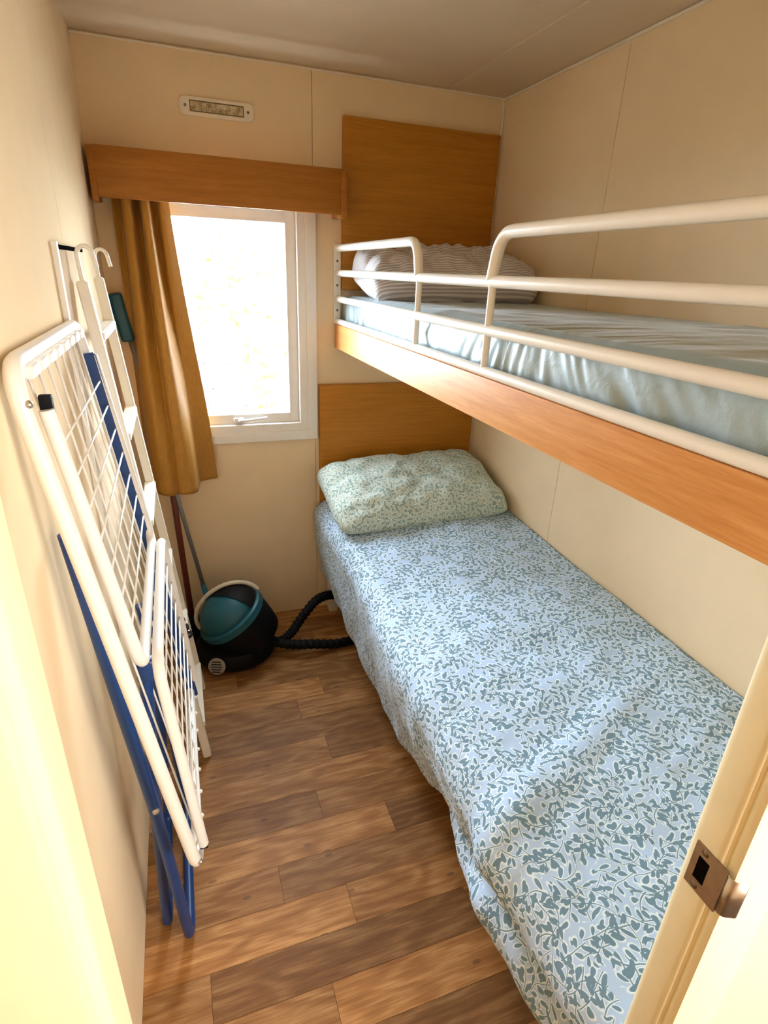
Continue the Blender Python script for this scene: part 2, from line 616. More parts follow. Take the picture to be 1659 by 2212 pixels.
# slim trims in the corners
tr = bmesh.new()
box(tr, W - 0.009, W, -0.009, 0, 0, H - 0.005, 0.002, 1)
tag(obj('trim_1', tr, M_TRIM), 'thin cream corner strip beside the headboards', 'trim', None, 'structure')
tr = bmesh.new()
box(tr, 0.0, W, -0.007, 0, H - 0.010, H - 0.004, 0.0015, 1)
tag(obj('trim_2', tr, M_TRIM), 'thin cream strip between ceiling and end wall', 'trim', None, 'structure')
tr = bmesh.new()
box(tr, W - 0.008, W, YF, -0.009, H - 0.013, H - 0.005, 0.002, 1)
tag(obj('trim_3', tr, M_TRIM), 'thin cream strip between ceiling and the wall above the bunk', 'trim', None, 'structure')

# front wall with the doorway, jambs, hall behind the camera
JL, JR = 0.131, 0.685          # clear opening
WT = 0.040                     # wall thickness
wf = bmesh.new()
box(wf, -1.2, JL - 0.02, YF - WT + 0.002, YF - 0.002, 0, H)
box(wf, JR + 0.02, 2.6, YF - WT + 0.002, YF - 0.002, 0, H)
box(wf, JL - 0.02, JR + 0.02, YF - WT + 0.002, YF - 0.002, 2.0, H)
structure('wall_front', wf, M_WALL, 'cream partition with the doorway the view looks through', 'wall')
door = empty('door_1', (JR, YF, 0))
tag(door, 'cream rounded door frame with a steel strike plate, nearest to the view', 'door frame', None, 'structure')
under(obj_auto('jamb', new_box(JL - 0.021, JL, YF - WT, YF, 0, 2.0, 0.006, 3), M_JAMB), door)
under(obj_auto('jamb', new_box(JR, JR + 0.021, YF - WT, YF, 0, 2.0, 0.009, 4), M_JAMB), door)
under(obj_auto('jamb', new_box(JL, JR, YF - WT, YF, 1.98, 2.0, 0.004, 2), M_JAMB), door)
under(obj_auto('casing', new_box(JL - 0.10, JL - 0.006, YF - WT - 0.012, YF - WT + 0.002, 0, 2.06, 0.004, 2), M_JAMB), door)
under(obj_auto('casing', new_box(JR + 0.006, JR + 0.09, YF - WT - 0.012, YF - WT + 0.002, 0, 2.06, 0.004, 2), M_JAMB), door)

# strike plate: a holed plate on the jamb face, a lip bent towards the hall
sp = bmesh.new()
px = JR - 0.0022
za, zb, ya, yb = 0.877, 0.938, YF - 0.048, YF - 0.010
hz0, hz1, hy0, hy1 = 0.892, 0.924, YF - 0.030, YF - 0.017
for (y0, y1, z0, z1) in ((ya, hy0, za, zb), (hy1, yb, za, zb), (hy0, hy1, za, hz0), (hy0, hy1, hz1, zb)):
    box(sp, px, JR + 0.0005, y0, y1, z0, z1)
lip = fillet([(px + 0.001, ya + 0.002, 0), (px + 0.001, ya - 0.008, 0), (px + 0.014, ya - 0.014, 0)], 0.008, 5)
pl = under(obj('strike_plate', sp, M_PLATE), door)
tag(pl, 'brown steel strike plate')
lp = bmesh.new()
prev = None
for q in lip:
    cur = [lp.verts.new((q.x + dx, q.y, z)) for dx, z in ((0, za + 0.004), (0, zb - 0.004), (0.0018, zb - 0.004), (0.0018, za + 0.004))]
    if prev:
        for i in range(4): lp.faces.new((prev[i], prev[(i + 1) % 4], cur[(i + 1) % 4], cur[i]))
    else: lp.faces.new(cur[::-1])
    prev = cur
lp.faces.new(prev)
o = obj('lip', lp, M_STEEL, None, True)
o.parent = pl
o = obj('latch_hole', new_box(JR - 0.0012, JR + 0.0008, hy0, hy1, hz0, hz1), M_DARK)
o.parent = pl
for z in (0.883, 0.932):
    bm = bmesh.new()
    lathe(bm, [(0, 0.0012), (0.003, 0.001), (0.0042, 0)], Matrix.Translation((px, YF - 0.022, z)) @ Matrix.Rotation(-PI / 2, 4, 'Y'), 12)
    o = obj('screw', bm, M_SCREW, None, True)
    o.parent = pl

# hall: side walls and a wall with an unseen window added to light the jambs
structure('wall_hall_left', new_box(-1.2, -1.16, -3.26, YF - WT, -0.004, H), M_WALL, 'cream side wall of the hall outside the doorway', 'wall')
structure('wall_hall_right', new_box(2.56, 2.6, -3.26, YF - WT, -0.004, H), M_WALL, 'cream far side wall of the hall outside the doorway', 'wall')
hb = holed(bmesh.new(), -1.2, 2.6, -0.004, H, 1.10, 2.10, 0.95, 1.75, -3.32, -3.26)
structure('wall_hall_back', hb, M_WALL, 'cream hall wall with an added light opening behind the viewer', 'wall')
g = G('hall_light_tint')  # made-up film that warms and dims the daylight from the hall
tb = g.n('ShaderNodeBsdfTransparent')
g.set(tb.inputs[0], (0.77, 0.70, 0.64, 1))
g.nt.links.new(tb.outputs[0], g.out.inputs[0])
structure('added_hall_window', new_box(1.10, 2.10, -3.292, -3.290, 0.95, 1.75), g.mat, 'added hall light opening with a tinted film, out of view', 'window')

# ------------------------------------------------------------------ window
win = empty('window_1', (0.40, 0, 0.83))
tag(win, 'white framed window, glaring with daylight, beside the ochre curtain', 'window', None, 'structure')


def ring_frame(bm, x0, x1, z0, z1, wd, y0, y1, bev):
    box(bm, x0, x0 + wd, y0, y1, z0, z1, bev)
    box(bm, x1 - wd, x1, y0, y1, z0, z1, bev)
    box(bm, x0 + wd - 0.002, x1 - wd + 0.002, y0 + 0.0002, y1, z0, z0 + wd, bev)
    box(bm, x0 + wd - 0.002, x1 - wd + 0.002, y0 + 0.0002, y1, z1 - wd, z1, bev)
    return bm


under(obj_auto('outer_frame', ring_frame(bmesh.new(), 0.080, 0.726, 0.833, 1.738, 0.040, -0.022, -0.0005, 0.006), M_UPVC), win)
under(obj_auto('inner_frame', ring_frame(bmesh.new(), 0.116, 0.690, 0.869, 1.704, 0.034, -0.016, 0.066, 0.003), M_UPVC), win)
sash = under(obj_auto('sash', ring_frame(bmesh.new(), 0.149, 0.657, 0.902, 1.671, 0.040, 0.010, 0.045, 0.006), M_UPVC), win)
pane = obj('pane', new_box(0.187, 0.619, 0.026, 0.030, 0.940, 1.633), M_GLASS)
pane.parent = sash
hd = bmesh.new()
box(hd, 0.392, 0.432, -0.010, 0.012, 0.912, 0.930, 0.004, 2)
tube(hd, fillet([(0.412, -0.008, 0.921), (0.412, -0.022, 0.922), (0.470, -0.024, 0.927), (0.520, -0.020, 0.931)], 0.012, 5), 0.0055, 8)
o = obj_auto('handle', hd, M_UPVC)
o.parent = sash

# ------------------------------------------------------------------ wall lamp
lamp = empty('wall_lamp', (0.406, 0, 1.947))
tag(lamp, 'slim cream wall lamp with ribbed lens above the wooden pelmet', 'wall lamp')
bm = bmesh.new()
n = 10
outl = []
hw, hh, r = 0.117, 0.0265, 0.017
for cx, cz, a0 in ((hw - r, hh - r, 0), (-hw + r, hh - r, PI / 2), (-hw + r, -hh + r, PI), (hw - r, -hh + r, 1.5 * PI)):
    for i in range(n + 1):
        a = a0 + PI / 2 * i / n
        outl.append((cx + r * math.cos(a), cz + r * math.sin(a)))
lw, lh = 0.082, 0.0125
prev = None
for y, sc in ((0.0, 1.0), (-0.006, 1.0), (-0.010, 0.985), (-0.0115, 0.95)):
    cur = [bm.verts.new((x - (hw * (1 - sc)) * (1 if x > 0 else -1), y, z - (hw * (1 - sc)) * (1 if z > 0 else -1) * 0.8)) for x, z in outl]
    if prev:
        for i in range(len(cur)): bm.faces.new((prev[i], prev[(i + 1) % len(cur)], cur[(i + 1) % len(cur)], cur[i]))
    prev = cur
bm.faces.new(prev)
body = obj_auto('body', bm, M_TRIM, lamp)
bm = new_box(-lw - 0.003, lw + 0.003, -0.0125, -0.0110, -lh - 0.003, lh + 0.003)
obj('lens_surround', bm, plain('lamp_recess', (0.16, 0.11, 0.05), 0.5), lamp)
bm = bmesh.new()
nr, ncl = 6, 22
for i in range(ncl):
    for j in range(nr):
        x0 = -lw + 2 * lw * i / ncl
        z0 = -lh + 2 * lh * j / nr
        dx, dz = 2 * lw / ncl, 2 * lh / nr
        b = [bm.verts.new((x0 + a * dx, -0.0125, z0 + c * dz)) for a, c in ((0, 0), (1, 0), (1, 1), (0, 1))]
        t = bm.verts.new((x0 + dx / 2, -0.0165, z0 + dz / 2))
        for q in range(4): bm.faces.new((b[q], b[(q + 1) % 4], t))
obj('lens', bm, M_LENS, lamp)
for x in (-0.098, 0.098):
    bm = bmesh.new()
    lathe(bm, [(0, 0.0015), (0.0035, 0.0012), (0.0048, 0)], Matrix.Translation((x, -0.0112, 0)) @ Matrix.Rotation(PI / 2, 4, 'X'), 12)
    obj('screw', bm, M_SCREW, lamp, True)

# ------------------------------------------------------------------ pelmet
pel = empty('pelmet', (0.41, -0.001, 1.66))
tag(pel, 'oak veneer box pelmet over the window and curtain', 'pelmet')
under(obj_auto('front_board', new_box(0.028, 0.790, -0.126, -0.110, 1.660, 1.798, 0.0015, 2), M_PELMET), pel)
for x0, x1 in ((0.012, 0.0285), (0.7895, 0.811)):
    bm = bmesh.new()
    prof = [(-0.001, 1.798), (-0.122, 1.798), (-0.132, 1.790), (-0.132, 1.664), (-0.128, 1.652), (-0.118, 1.647), (-0.085, 1.647), (-0.078, 1.655), (-0.001, 1.655)]
    a = [bm.verts.new((x0, y, z)) for y, z in prof]
    b = [bm.verts.new((x1, y, z)) for y, z in prof]
    bm.faces.new(a[::-1]); bm.faces.new(b)
    for i in range(len(prof)): bm.faces.new((a[i], a[(i + 1) % len(prof)], b[(i + 1) % len(prof)], b[i]))
    bmesh.ops.bevel(bm, geom=list(bm.edges), offset=0.0012, segments=1, affect='EDGES')
    under(obj_auto('end_board', bm, M_PELMET), pel)
bm = new_tube([(0.029, -0.062, 1.715), (0.789, -0.062, 1.715)], 0.006, 8)
under(obj('curtain_rail', bm, M_UPVC, None, True), pel)

# ------------------------------------------------------------------ curtain
def catmull(pts, n):
    pts = [Vector(p) for p in pts]
    ext = [pts[0] * 2 - pts[1]] + pts + [pts[-1] * 2 - pts[-2]]
    out = []
    m = len(pts) - 1
    for i in range(n):
        t = i / (n - 1) * m
        s = min(int(t), m - 1)
        f = t - s
        p0, p1, p2, p3 = ext[s:s + 4]
        out.append(0.5 * ((2 * p1) + (p2 - p0) * f + (2 * p0 - 5 * p1 + 4 * p2 - p3) * f * f + (3 * p1 - p0 - 3 * p2 + p3) * f ** 3))
    return out


top = [(0.056, -0.040), (0.084, -0.022), (0.092, -0.085), (0.112, -0.098), (0.122, -0.040), (0.138, -0.025), (0.146, -0.088), (0.164, -0.098), (0.170, -0.040), (0.186, -0.028), (0.200, -0.072), (0.226, -0.056)]
bot = [(0.060, -0.030), (0.066, -0.075), (0.080, -0.125), (0.105, -0.160), (0.135, -0.168), (0.158, -0.155), (0.172, -0.172), (0.200, -0.170), (0.226, -0.150), (0.236, -0.100), (0.246, -0.050), (0.312, -0.032)]
nc, nr = 150, 70
ct, cb = catmull(top, nc), catmull(bot, nc)
P, UV = [], []
for i in range(nr):
    t = i / (nr - 1)
    e = t * t * (3 - 2 * t) * 0.45 + t * 0.55
    z = 1.708 + (0.700 - 1.708) * t
    row, ur = [], []
    for j in range(nc):
        a, b = ct[j], cb[j]
        x, y = a.x + (b.x - a.x) * e, a.y + (b.y - a.y) * e
        w = 0.004 * nz(j * 0.05, z * 3, 4) * t
        row.append((x + w, y + w, z + 0.006 * nz(j * 0.03, 1, 8) * t - (0.012 * math.sin(PI * j / nc) * t)))
        ur.append((j / nc, z))
    P.append(row); UV.append(ur)
cur = grid_obj('curtain', P, UV, M_CURTAIN)
tag(cur, 'ochre gold satin curtain drawn to the side of the window', 'curtain')
so = cur.modifiers.new('thickness', 'SOLIDIFY'); so.thickness = 0.0025

# ------------------------------------------------------------------ headboards
bm = new_box(0.826, W - 0.010, -0.018, -0.0008, 1.415, 1.975, 0.002, 2)
tag(obj_auto('headboard', bm, M_OAK), 'tall oak veneer headboard panel above the upper bunk pillow', 'headboard')
bm = new_box(0.735, W - 0.010, -0.018, -0.0008, 0.46, 1.055, 0.002, 2)
tag(obj_auto('headboard', bm, M_OAK), 'low oak veneer headboard panel behind the lower bed pillow', 'headboard')

# ------------------------------------------------------------------ upper bunk
XB = 0.802
YE = -1.955
bunk = empty('bunk_bed', (XB, 0, 1.2))
tag(bunk, 'upper bunk with oak side board and white tubular guard rail', 'bunk bed')
under(obj_auto('side_board', new_box(XB, XB + 0.022, YE, -0.002, 1.199, 1.289, 0.002, 2), M_OAKY), bunk)
under(obj('bed_base', new_box(XB + 0.022, W - 0.003, YE, -0.003, 1.235, 1.262), M_BEDBASE), bunk)
RX = XB + 0.008
RT = 0.0120


def rail(name, pts, r=RT, n=12):
    return under(obj_auto(name, new_tube(pts, r, n), M_RAIL, None, 50), bunk)


rail('bottom_rail', [(RX, YE, 1.300), (RX, -0.004, 1.300)], 0.011)
rail('lower_rail', [(RX, YE, 1.381), (RX, -0.008, 1.381)], 0.0115)
rail('upper_rail', [(RX, YE, 1.473), (RX, -0.008, 1.473)], 0.0115)
rail('hoop', fillet([(RX, -0.008, 1.558), (RX, -0.79, 1.558), (RX, -0.812, 1.473)], 0.055, 8))
rail('hoop', fillet([(RX, -1.185, 1.473), (RX, -1.205, 1.560), (RX, YE, 1.560)], 0.06, 8))
for y in (-0.816, -1.192):
    rail('post', [(RX, y, 1.306), (RX, y, 1.468)], 0.0078, 10)
plate = under(obj_auto('wall_plate', new_box(RX - 0.014, RX + 0.014, -0.008, -0.0008, 1.292, 1.575, 0.002, 2), M_RAIL), bunk)
for z in (1.34, 1.43, 1.515):
    bm = bmesh.new()
    lathe(bm, [(0, 0.0015), (0.003, 0.001), (0.0045, 0)], Matrix.Translation((RX, -0.008, z)) @ Matrix.Rotation(PI / 2, 4, 'X'), 10)
    o = obj('screw', bm, M_SCREW, None, True)
    o.parent = plate
    o.matrix_parent_inverse = Matrix.Translation(bunk.location).inverted() @ Matrix.Identity(4)
    o.matrix_parent_inverse = Matrix.Identity(4)

# upper mattress in a fitted sheet
def mattress_rows(xf, xw, zb, zt, y0, y1, nv, seed):
    P, UV = [], []
    prof = []
    r = 0.030
    n1, n2, n3 = 16, 8, 26
    for i in range(n1): prof.append(('side', i / n1))
    for i in range(n2): prof.append(('arc', i / n2))
    for i in range(n3 + 1): prof.append(('top', i / n3))
    for j in range(nv + 1):
        y = y0 + (y1 - y0) * j / nv
        row, ur = [], []
        # gathered wrinkles on the fitted sheet's side
        for k, t in prof:
            if k == 'side':
                x, z = xf, zb + (zt - r - zb) * t
            elif k == 'arc':
                a = t * PI / 2
                x, z = xf + r - r * math.cos(a), zt - r + r * math.sin(a)
            else:
                x, z = xf + r + (xw - xf - r) * t, zt
            hgt = (z - zb) / (zt - zb)
            slant = y * 1.0 + 0.22 * hgt * nz(y * 2.2, 5, seed) - 0.05 * hgt
            g = nz(slant * 16, hgt * 1.0, seed) * 0.6 + nz(slant * 38, hgt * 1.5, seed + 3) * 0.5
            g = (abs(g) ** 0.8) * (1 if g > 0 else -1)
            amp = 0.015 * max(0.15, 1 - abs(hgt - 0.35) * 1.0)
            strength = 0.6 + 0.9 * max(0, nz(y * 4, 9, seed))
            if k != 'top':
                x -= g * amp * strength + 0.006 * math.sin(PI * hgt)
            else:
                fade = max(0, 1 - t * 2.2)
                z += 0.004 * g * fade + 0.006 * nz(x * 3, y * 3, seed) + 0.0025 * nz(x * 9 + y * 3, y * 14, seed)
            row.append((x, y, z)); ur.append((x, y))
        P.append(row); UV.append(ur)
    return P, UV


P, UV = mattress_rows(0.834, W - 0.004, 1.2640, 1.397, -0.020, -1.945, 420, 2.0)
mt = grid_obj('mattress', P, UV, M_SHEET)
tag(mt, 'thin mattress in a pale blue satin fitted sheet on the upper bunk', 'mattress')


# ------------------------------------------------------------------ pillows
def pillow(name, w, d, h, mat, seed, flat=0.45, nu=64, nv=44, wr=0.010, eu=4.0, ev=2.8, pin=0.055):
    bm = bmesh.new()
    uvl = bm.loops.layers.uv.new('cloth')
    grids = []
    for side in (1, -1):
        g = []
        for i in range(nu + 1):
            row = []
            for j in range(nv + 1):
                u, v = -1 + 2 * i / nu, -1 + 2 * j / nv
                ins = 1 - pin * (1 - v * v) ** 1.0 * abs(u) ** 3
                ins2 = 1 - pin * 1.2 * (1 - u * u) ** 1.0 * abs(v) ** 3
                rc = 1 - 0.075 * (abs(u) * abs(v)) ** 5
                x, y = u * w / 2 * ins * rc, v * d / 2 * ins2 * rc
                prof = max(0, (1 - abs(u) ** eu)) ** 0.5 * max(0, (1 - abs(v) ** ev)) ** 0.55
                z = side * h / 2 * prof
                if side < 0: z *= flat
                e = prof ** 0.5
                z += e * (wr * nz(u * 3 + seed, v * 3, seed) + wr * 0.6 * nz(u * 8 + seed, v * 6, side + seed)) * (1 if side > 0 else 0.3)
                row.append(bm.verts.new((x, y, z)))
            g.append(row)
        grids.append(g)
    for s, g in zip((1, -1), grids):
        uu = [[0.0] * (nv + 1) for _ in range(nu + 1)]
        vv = [[0.0] * (nv + 1) for _ in range(nu + 1)]
        for i in range(nu + 1):
            for j in range(nv + 1):
                if i: uu[i][j] = uu[i - 1][j] + (g[i][j].co - g[i - 1][j].co).length
                if j: vv[i][j] = vv[i][j - 1] + (g[i][j].co - g[i][j - 1].co).length
        for i in range(nu):
            for j in range(nv):
                q = [g[i][j], g[i + 1][j], g[i + 1][j + 1], g[i][j + 1]]
                uvq = [(i, j), (i + 1, j), (i + 1, j + 1), (i, j + 1)]
                if s < 0: q, uvq = q[::-1], uvq[::-1]
                f = bm.faces.new(q)
                for l, (a, b) in zip(f.loops, uvq): l[uvl].uv = (uu[a][b] - uu[nu // 2][b] + (2.0 if s < 0 else 0), vv[a][b] - vv[a][nv // 2])
    bmesh.ops.remove_doubles(bm, verts=bm.verts, dist=0.0004)
    return obj(name, bm, mat, None, True)


pl = pillow('pillow', 0.745, 0.440, 0.195, M_PILLOW_WARM, 1.7, 0.5, 72, 50, 0.018, 5.5, 4.0, 0.02)
pl.location = (1.072, -0.240, 0.650)
pl.rotation_euler = (math.radians(15), math.radians(-1), math.radians(1))
tag(pl, 'plump pillow in sprig-printed cotton tinted green-grey for warm light on the lower bed', 'pillow')
pu = pillow('pillow', 0.615, 0.400, 0.190, M_STRIPE, 5.2, 0.62, 80, 56, 0.034, 9.0, 5.0, 0.0)
pu.location = (1.138, -0.248, 1.460)
pu.rotation_euler = (math.radians(10), math.radians(-1), math.radians(-3))
tag(pu, 'creased grey and white striped pillow on the upper bunk', 'pillow')

# ------------------------------------------------------------------ lower bed
bed = empty('single_bed', (1.08, -0.97, 0))
tag(bed, 'low single bed under the printed bedspread, below the bunk', 'bed')
under(obj_auto('frame', new_box(0.762, W - 0.006, -1.935, -0.022, 0.20, 0.30, 0.004, 2), M_BEDBASE), bed)
for x in (0.785, 1.40):
    for y in (-0.045, -1.89):
        under(obj_auto('leg', new_box(x - 0.022, x + 0.022, y - 0.022, y + 0.022, 0.0, 0.202, 0.004, 2), M_BEDBASE), bed)
under(obj_auto('mattress', new_box(0.748, W - 0.014, -1.93, -0.022, 0.30, 0.520, 0.03, 4), plain('mattress_ticking', (0.7, 0.7, 0.68), 0.8)), bed)

# bedspread: cloth over the mattress, hanging down on the open side
EDGE = [(0.0, 0.700), (-0.45, 0.703), (-0.75, 0.700), (-1.09, 0.685), (-1.27, 0.676), (-1.45, 0.670), (-1.62, 0.668), (-1.92, 0.676)]
HEMZ = [(0.0, 0.215), (-0.10, 0.21), (-0.35, 0.195), (-0.60, 0.180), (-1.02, 0.165), (-1.22, 0.200), (-1.36, 0.245), (-1.44, 0.215), (-1.52, 0.190), (-1.66, 0.235), (-1.75, 0.245), (-1.84, 0.25), (-1.92, 0.22)]
TOPZ = [(0.0, 0.575), (-0.33, 0.585), (-0.98, 0.560), (-1.5, 0.545), (-1.93, 0.54)]
nv, ns = 250, 150
Y0, Y1 = -0.024, -1.962
P, UV = [], []
for j in range(nv + 1):
    y = Y0 + (Y1 - Y0) * j / nv
    xe, zh, zt = interp(EDGE, y), interp(HEMZ, y), interp(TOPZ, y)
    r = 0.085
    lt = W - 0.006 - (xe + r)
    la = r * PI / 2
    ls = (zt - r) - zh
    tot = lt + la + ls
    row, ur = [], []
    for i in range(ns + 1):
        s = tot * i / ns
        if s <= lt:
            x, z = W - 0.006 - s, zt
            nrm = Vector((0, 0, 1))
            q = s / lt
            z += 0.012 * math.sin(PI * min(1, q)) - 0.018 * q * q
        elif s <= lt + la:
            a = (s - lt) / la * PI / 2
            x, z = xe + r - r * math.sin(a), zt - r + r * math.cos(a) - 0.018 * (1 - (a / (PI / 2)) * 0.7)
            nrm = Vector((-math.sin(a), 0, math.cos(a)))
        else:
            t = (s - lt - la) / ls
            x = xe + (0.735 - xe) * t ** 1.2
            z = (zt - r) - ls * t - 0.018 * 0.3 * (1 - t)
            nrm = Vector((-1, 0, 0))
            wy = max(0, min(1, (-y - 1.28) / 0.12))
            tc = 0.62 - 0.30 * max(0, min(1, (-y - 1.30) / 0.55))
            x += 0.034 * wy * math.exp(-((t - tc) / 0.13) ** 2) - 0.012 * wy * max(0, t - tc)
            # drape folds, stronger near the foot of the bed
            k = 0.008 + 0.032 * max(0, min(1, (-y - 1.10) / 0.45))
            x += -k * math.sin(PI * t * 1.9 + y * 5.5) * t * (1 - 0.35 * t) + 0.012 * t * nz(y * 9, t * 0.8, 3.0) * 0.9
        d = 0.010 * nz(x * 4, y * 4, 1.0) + 0.0065 * nz(x * 11, y * 9, z * 8 + 2.0) + 0.0022 * nz(x * 26, y * 22, z * 15)
        # creases radiating from the pillow and across the middle
        d += 0.016 * max(0, nz(x * 10 + y * 2.0, y * 1.6, 7.0)) * max(0, 1 - abs(y + 0.62) / 0.5)
        d += 0.022 * max(0, nz(x * 4 - y * 9, y * 2.0, 11.0)) * max(0, min(1, (-y - 1.2) / 0.4))
        if s < 0.05: d *= s / 0.05
        d = max(d, -0.010)
        p = Vector((x, y, z)) + nrm * d
        p.x = min(p.x, W - 0.004)
        row.append(p); ur.append((s, -y))
    P.append(row); UV.append(ur)
dv = grid_obj('bedspread', P, UV, M_DUVET)
so = dv.modifiers.new('thickness', 'SOLIDIFY'); so.thickness = 0.006; so.offset = -1
tag(dv, 'pale blue bedspread printed with teal leafy sprigs on the lower bed', 'bedspread')

# ------------------------------------------------------------------ flat panel on the left wall
wp = empty('wall_panel_cover', (0, -0.70, 0.62))
tag(wp, 'flat beige wall panel with a dark slot on top, behind the ladder', 'wall panel')
under(obj_auto('body', new_box(0.0005, 0.009, -0.895, -0.530, 0.62, 1.500, 0.003, 2), M_PANEL), wp)
under(obj('edge_strip', new_box(0.0005, 0.0105, -0.910, -0.894, 0.62, 1.512), M_WHITE), wp)
under(obj('top_slot', new_box(0.0010, 0.0095, -0.893, -0.532, 1.4995, 1.508), M_DARK), wp)

# ------------------------------------------------------------------ bunk ladder
lad = empty('bunk_ladder', (0.17, -0.6, 0))
tag(lad, 'white bunk ladder with two hooks leaning beside the curtain', 'ladder')


def lx(z): return 0.172 - 0.1010 * z


for y in (-0.769, -0.436):
    bm = new_tube([(lx(0), y, 0.0), (lx(1.44), y, 1.44)], 0, sq=(0.024, 0.030))
    bmesh.ops.bevel(bm, geom=list(bm.edges), offset=0.003, segments=2, affect='EDGES')
    under(obj_auto('stile', bm, M_LADDER), lad)
    x1 = lx(1.42)
    arc = [(x1, y, 1.42), (x1 - 0.004, y, 1.485)]
    for i in range(11):
        a = PI - PI * 1.0 * i / 10
        arc.append((x1 + 0.012 + 0.016 * math.cos(a), y, 1.490 + 0.020 * math.sin(a)))
    arc.append((x1 + 0.032, y, 1.468))
    under(obj_auto('hook', new_tube(arc, 0.0048, 8), M_LADDER, None, 60), lad)
for z in (1.32, 1.08, 0.84, 0.60, 0.36, 0.12):
    bm = new_tube([(lx(z), -0.760, z), (lx(z), -0.445, z)], 0, sq=(0.032, 0.022))
    bmesh.ops.bevel(bm, geom=list(bm.edges), offset=0.003, segments=2, affect='EDGES')
    under(obj_auto('rung', bm, M_LADDER), lad)

# four glossy black balls on a cord
bd = empty('bead_cord', (0.15, -0.80, 0.53))
tag(bd, 'row of four glossy black balls hanging on the ladder', 'beads')
pa, pb = Vector((0.1345, -0.800, 0.575)), Vector((0.158, -0.800, 0.500))
under(obj('cord', new_tube([pa + Vector((-0.008, 0.01, 0.03)), pa, pb], 0.002, 6), M_BLACK, None, True), bd)
for i in range(4):
    bm = bmesh.new()
    bmesh.ops.create_uvsphere(bm, u_segments=16, v_segments=10, radius=0.0135, matrix=Matrix.Translation(pa.lerp(pb, i / 3)))
    under(obj('bead', bm, M_GLOSSBLACK, None, True), bd)

# ------------------------------------------------------------------ clothes airer leaning on the left wall
air = empty('clothes_airer', (0.10, -1.17, 0))
tag(air, 'folded white clothes airer with wire grids and blue legs, leaning on the wall', 'clothes airer')
YN, YR = -1.450, -0.880


def ax(z, off=0.0): return 0.016 + 0.139 * (1.356 - z) + off


def apt(y, z, off=0.0): return Vector((ax(z, off), y, z))


ZT, ZB = 1.360, 0.392
TR = 0.0115
mid = (YN + YR) / 2
loop = fillet([apt(mid, ZT), apt(YN, ZT), apt(YN, ZB), apt(YR, ZB), apt(YR, ZT), apt(mid, ZT)], 0.055, 7)
under(obj_auto('main_frame', new_tube(loop, TR, 12), M_WHITE, None, 60), air)
# wires of the main frame, with a clip at the top and a nub at the bottom of each
for i in range(8):
    y = YN + 0.062 + i * 0.0635
    w = under(obj('wire', new_tube([apt(y, ZT - 0.004, 0.004), apt(y, ZB, 0.004)], 0.0019, 6), M_WHITE, None, True), air)
    bm = new_box(-0.007, 0.012, -0.024, 0.024, -0.014, 0.002, 0.002, 1)
    bmesh.ops.transform(bm, matrix=Matrix.Translation(apt(y, ZT - 0.008, 0.006)), verts=bm.verts)
    under(obj_auto('clip', bm, M_WHITE), air)
    bm = bmesh.new()
    bmesh.ops.create_uvsphere(bm, u_segments=10, v_segments=6, radius=0.0045, matrix=Matrix.Translation(apt(y, ZB - 0.002, 0.0115)))
    under(obj('wire_end', bm, M_WHITE, None, True), air)


def wing(zh, ze, oh, oe, nw, y0, y1):
    """folded side wing: a U-shaped tube hinged at zh, free end at ze, wires across"""
    def pt(y, z):
        t = (z - zh) / (ze - zh)
        return Vector((ax(z) + oh + (oe - oh) * t, y, z))
    pts = fillet([pt(y0, zh), pt(y0, ze), pt(y1, ze), pt(y1, zh)], 0.045, 7)
    under(obj_auto('wing_frame', new_tube(pts, 0.0098, 12), M_WHITE, None, 60), air)
    for i in range(nw):
        z = ze + (zh - ze) * (0.16 + 0.72 * i / (nw - 1))
        under(obj('wire', new_tube([pt(y0, z), pt(y1, z)], 0.0019, 6), M_WHITE, None, True), air)
    for y in (y0,):
        bm = new_box(-0.008, 0.008, -0.006, 0.007, -0.022, 0.018, 0.003, 2)
        bmesh.ops.transform(bm, matrix=Matrix.Translation(pt(y + (0.010 if y == y0 else -0.010), zh)), verts=bm.verts)
        under(obj_auto('hinge', bm, M_BLACK), air)


wing(1.300, 0.865, 0.018, 0.022, 7, YN + 0.030, YR - 0.030)
wing(0.425, 0.868, 0.018, 0.044, 7, YN + 0.030, YR - 0.030)
for (y, z, off) in ((YN, 1.315, 0.0115), (YN, ZB + 0.03, 0.0115)):
    bm = bmesh.new()
    bmesh.ops.create_uvsphere(bm, u_segments=12, v_segments=8, radius=0.0055, matrix=Matrix.Translation(apt(y - 0.004, z, off - 0.002)))
    under(obj('rivet', bm, M_STEEL, None, True), air)

# two blue leg frames crossing low down, and a blue stay bar along the rear side
LN, LF = -1.345, -0.935
bm = new_tube(fillet([(0.024, -1.37, 1.10), (0.055, -1.37, 0.755), (0.079, -1.37, 0.504), (0.103, -1.335, 0.013), (0.103, LF, 0.013), (0.079, LF, 0.504), (0.060, LF, 0.70)], 0.035, 6), 0.0120, 12)
under(obj_auto('leg_frame', bm, M_BLUE, None, 60), air)
bm = new_tube(fillet([(0.098, -1.325, 0.80), (0.078, -1.318, 0.52), (0.052, -1.290, 0.013), (0.052, -0.99, 0.013), (0.078, -0.96, 0.52), (0.098, -0.955, 0.80)], 0.035, 6), 0.0120, 12)
under(obj_auto('leg_frame', bm, M_BLUE, None, 60), air)
bm = new_tube([apt(-0.915, 1.305, 0.012), apt(-0.915, 0.85, 0.010), apt(-0.915, 0.372, 0.004)], 0, sq=(0.026, 0.012))
bmesh.ops.bevel(bm, geom=list(bm.edges), offset=0.003, segments=2, affect='EDGES')
under(obj_auto('stay_bar', bm, M_BLUE), air)
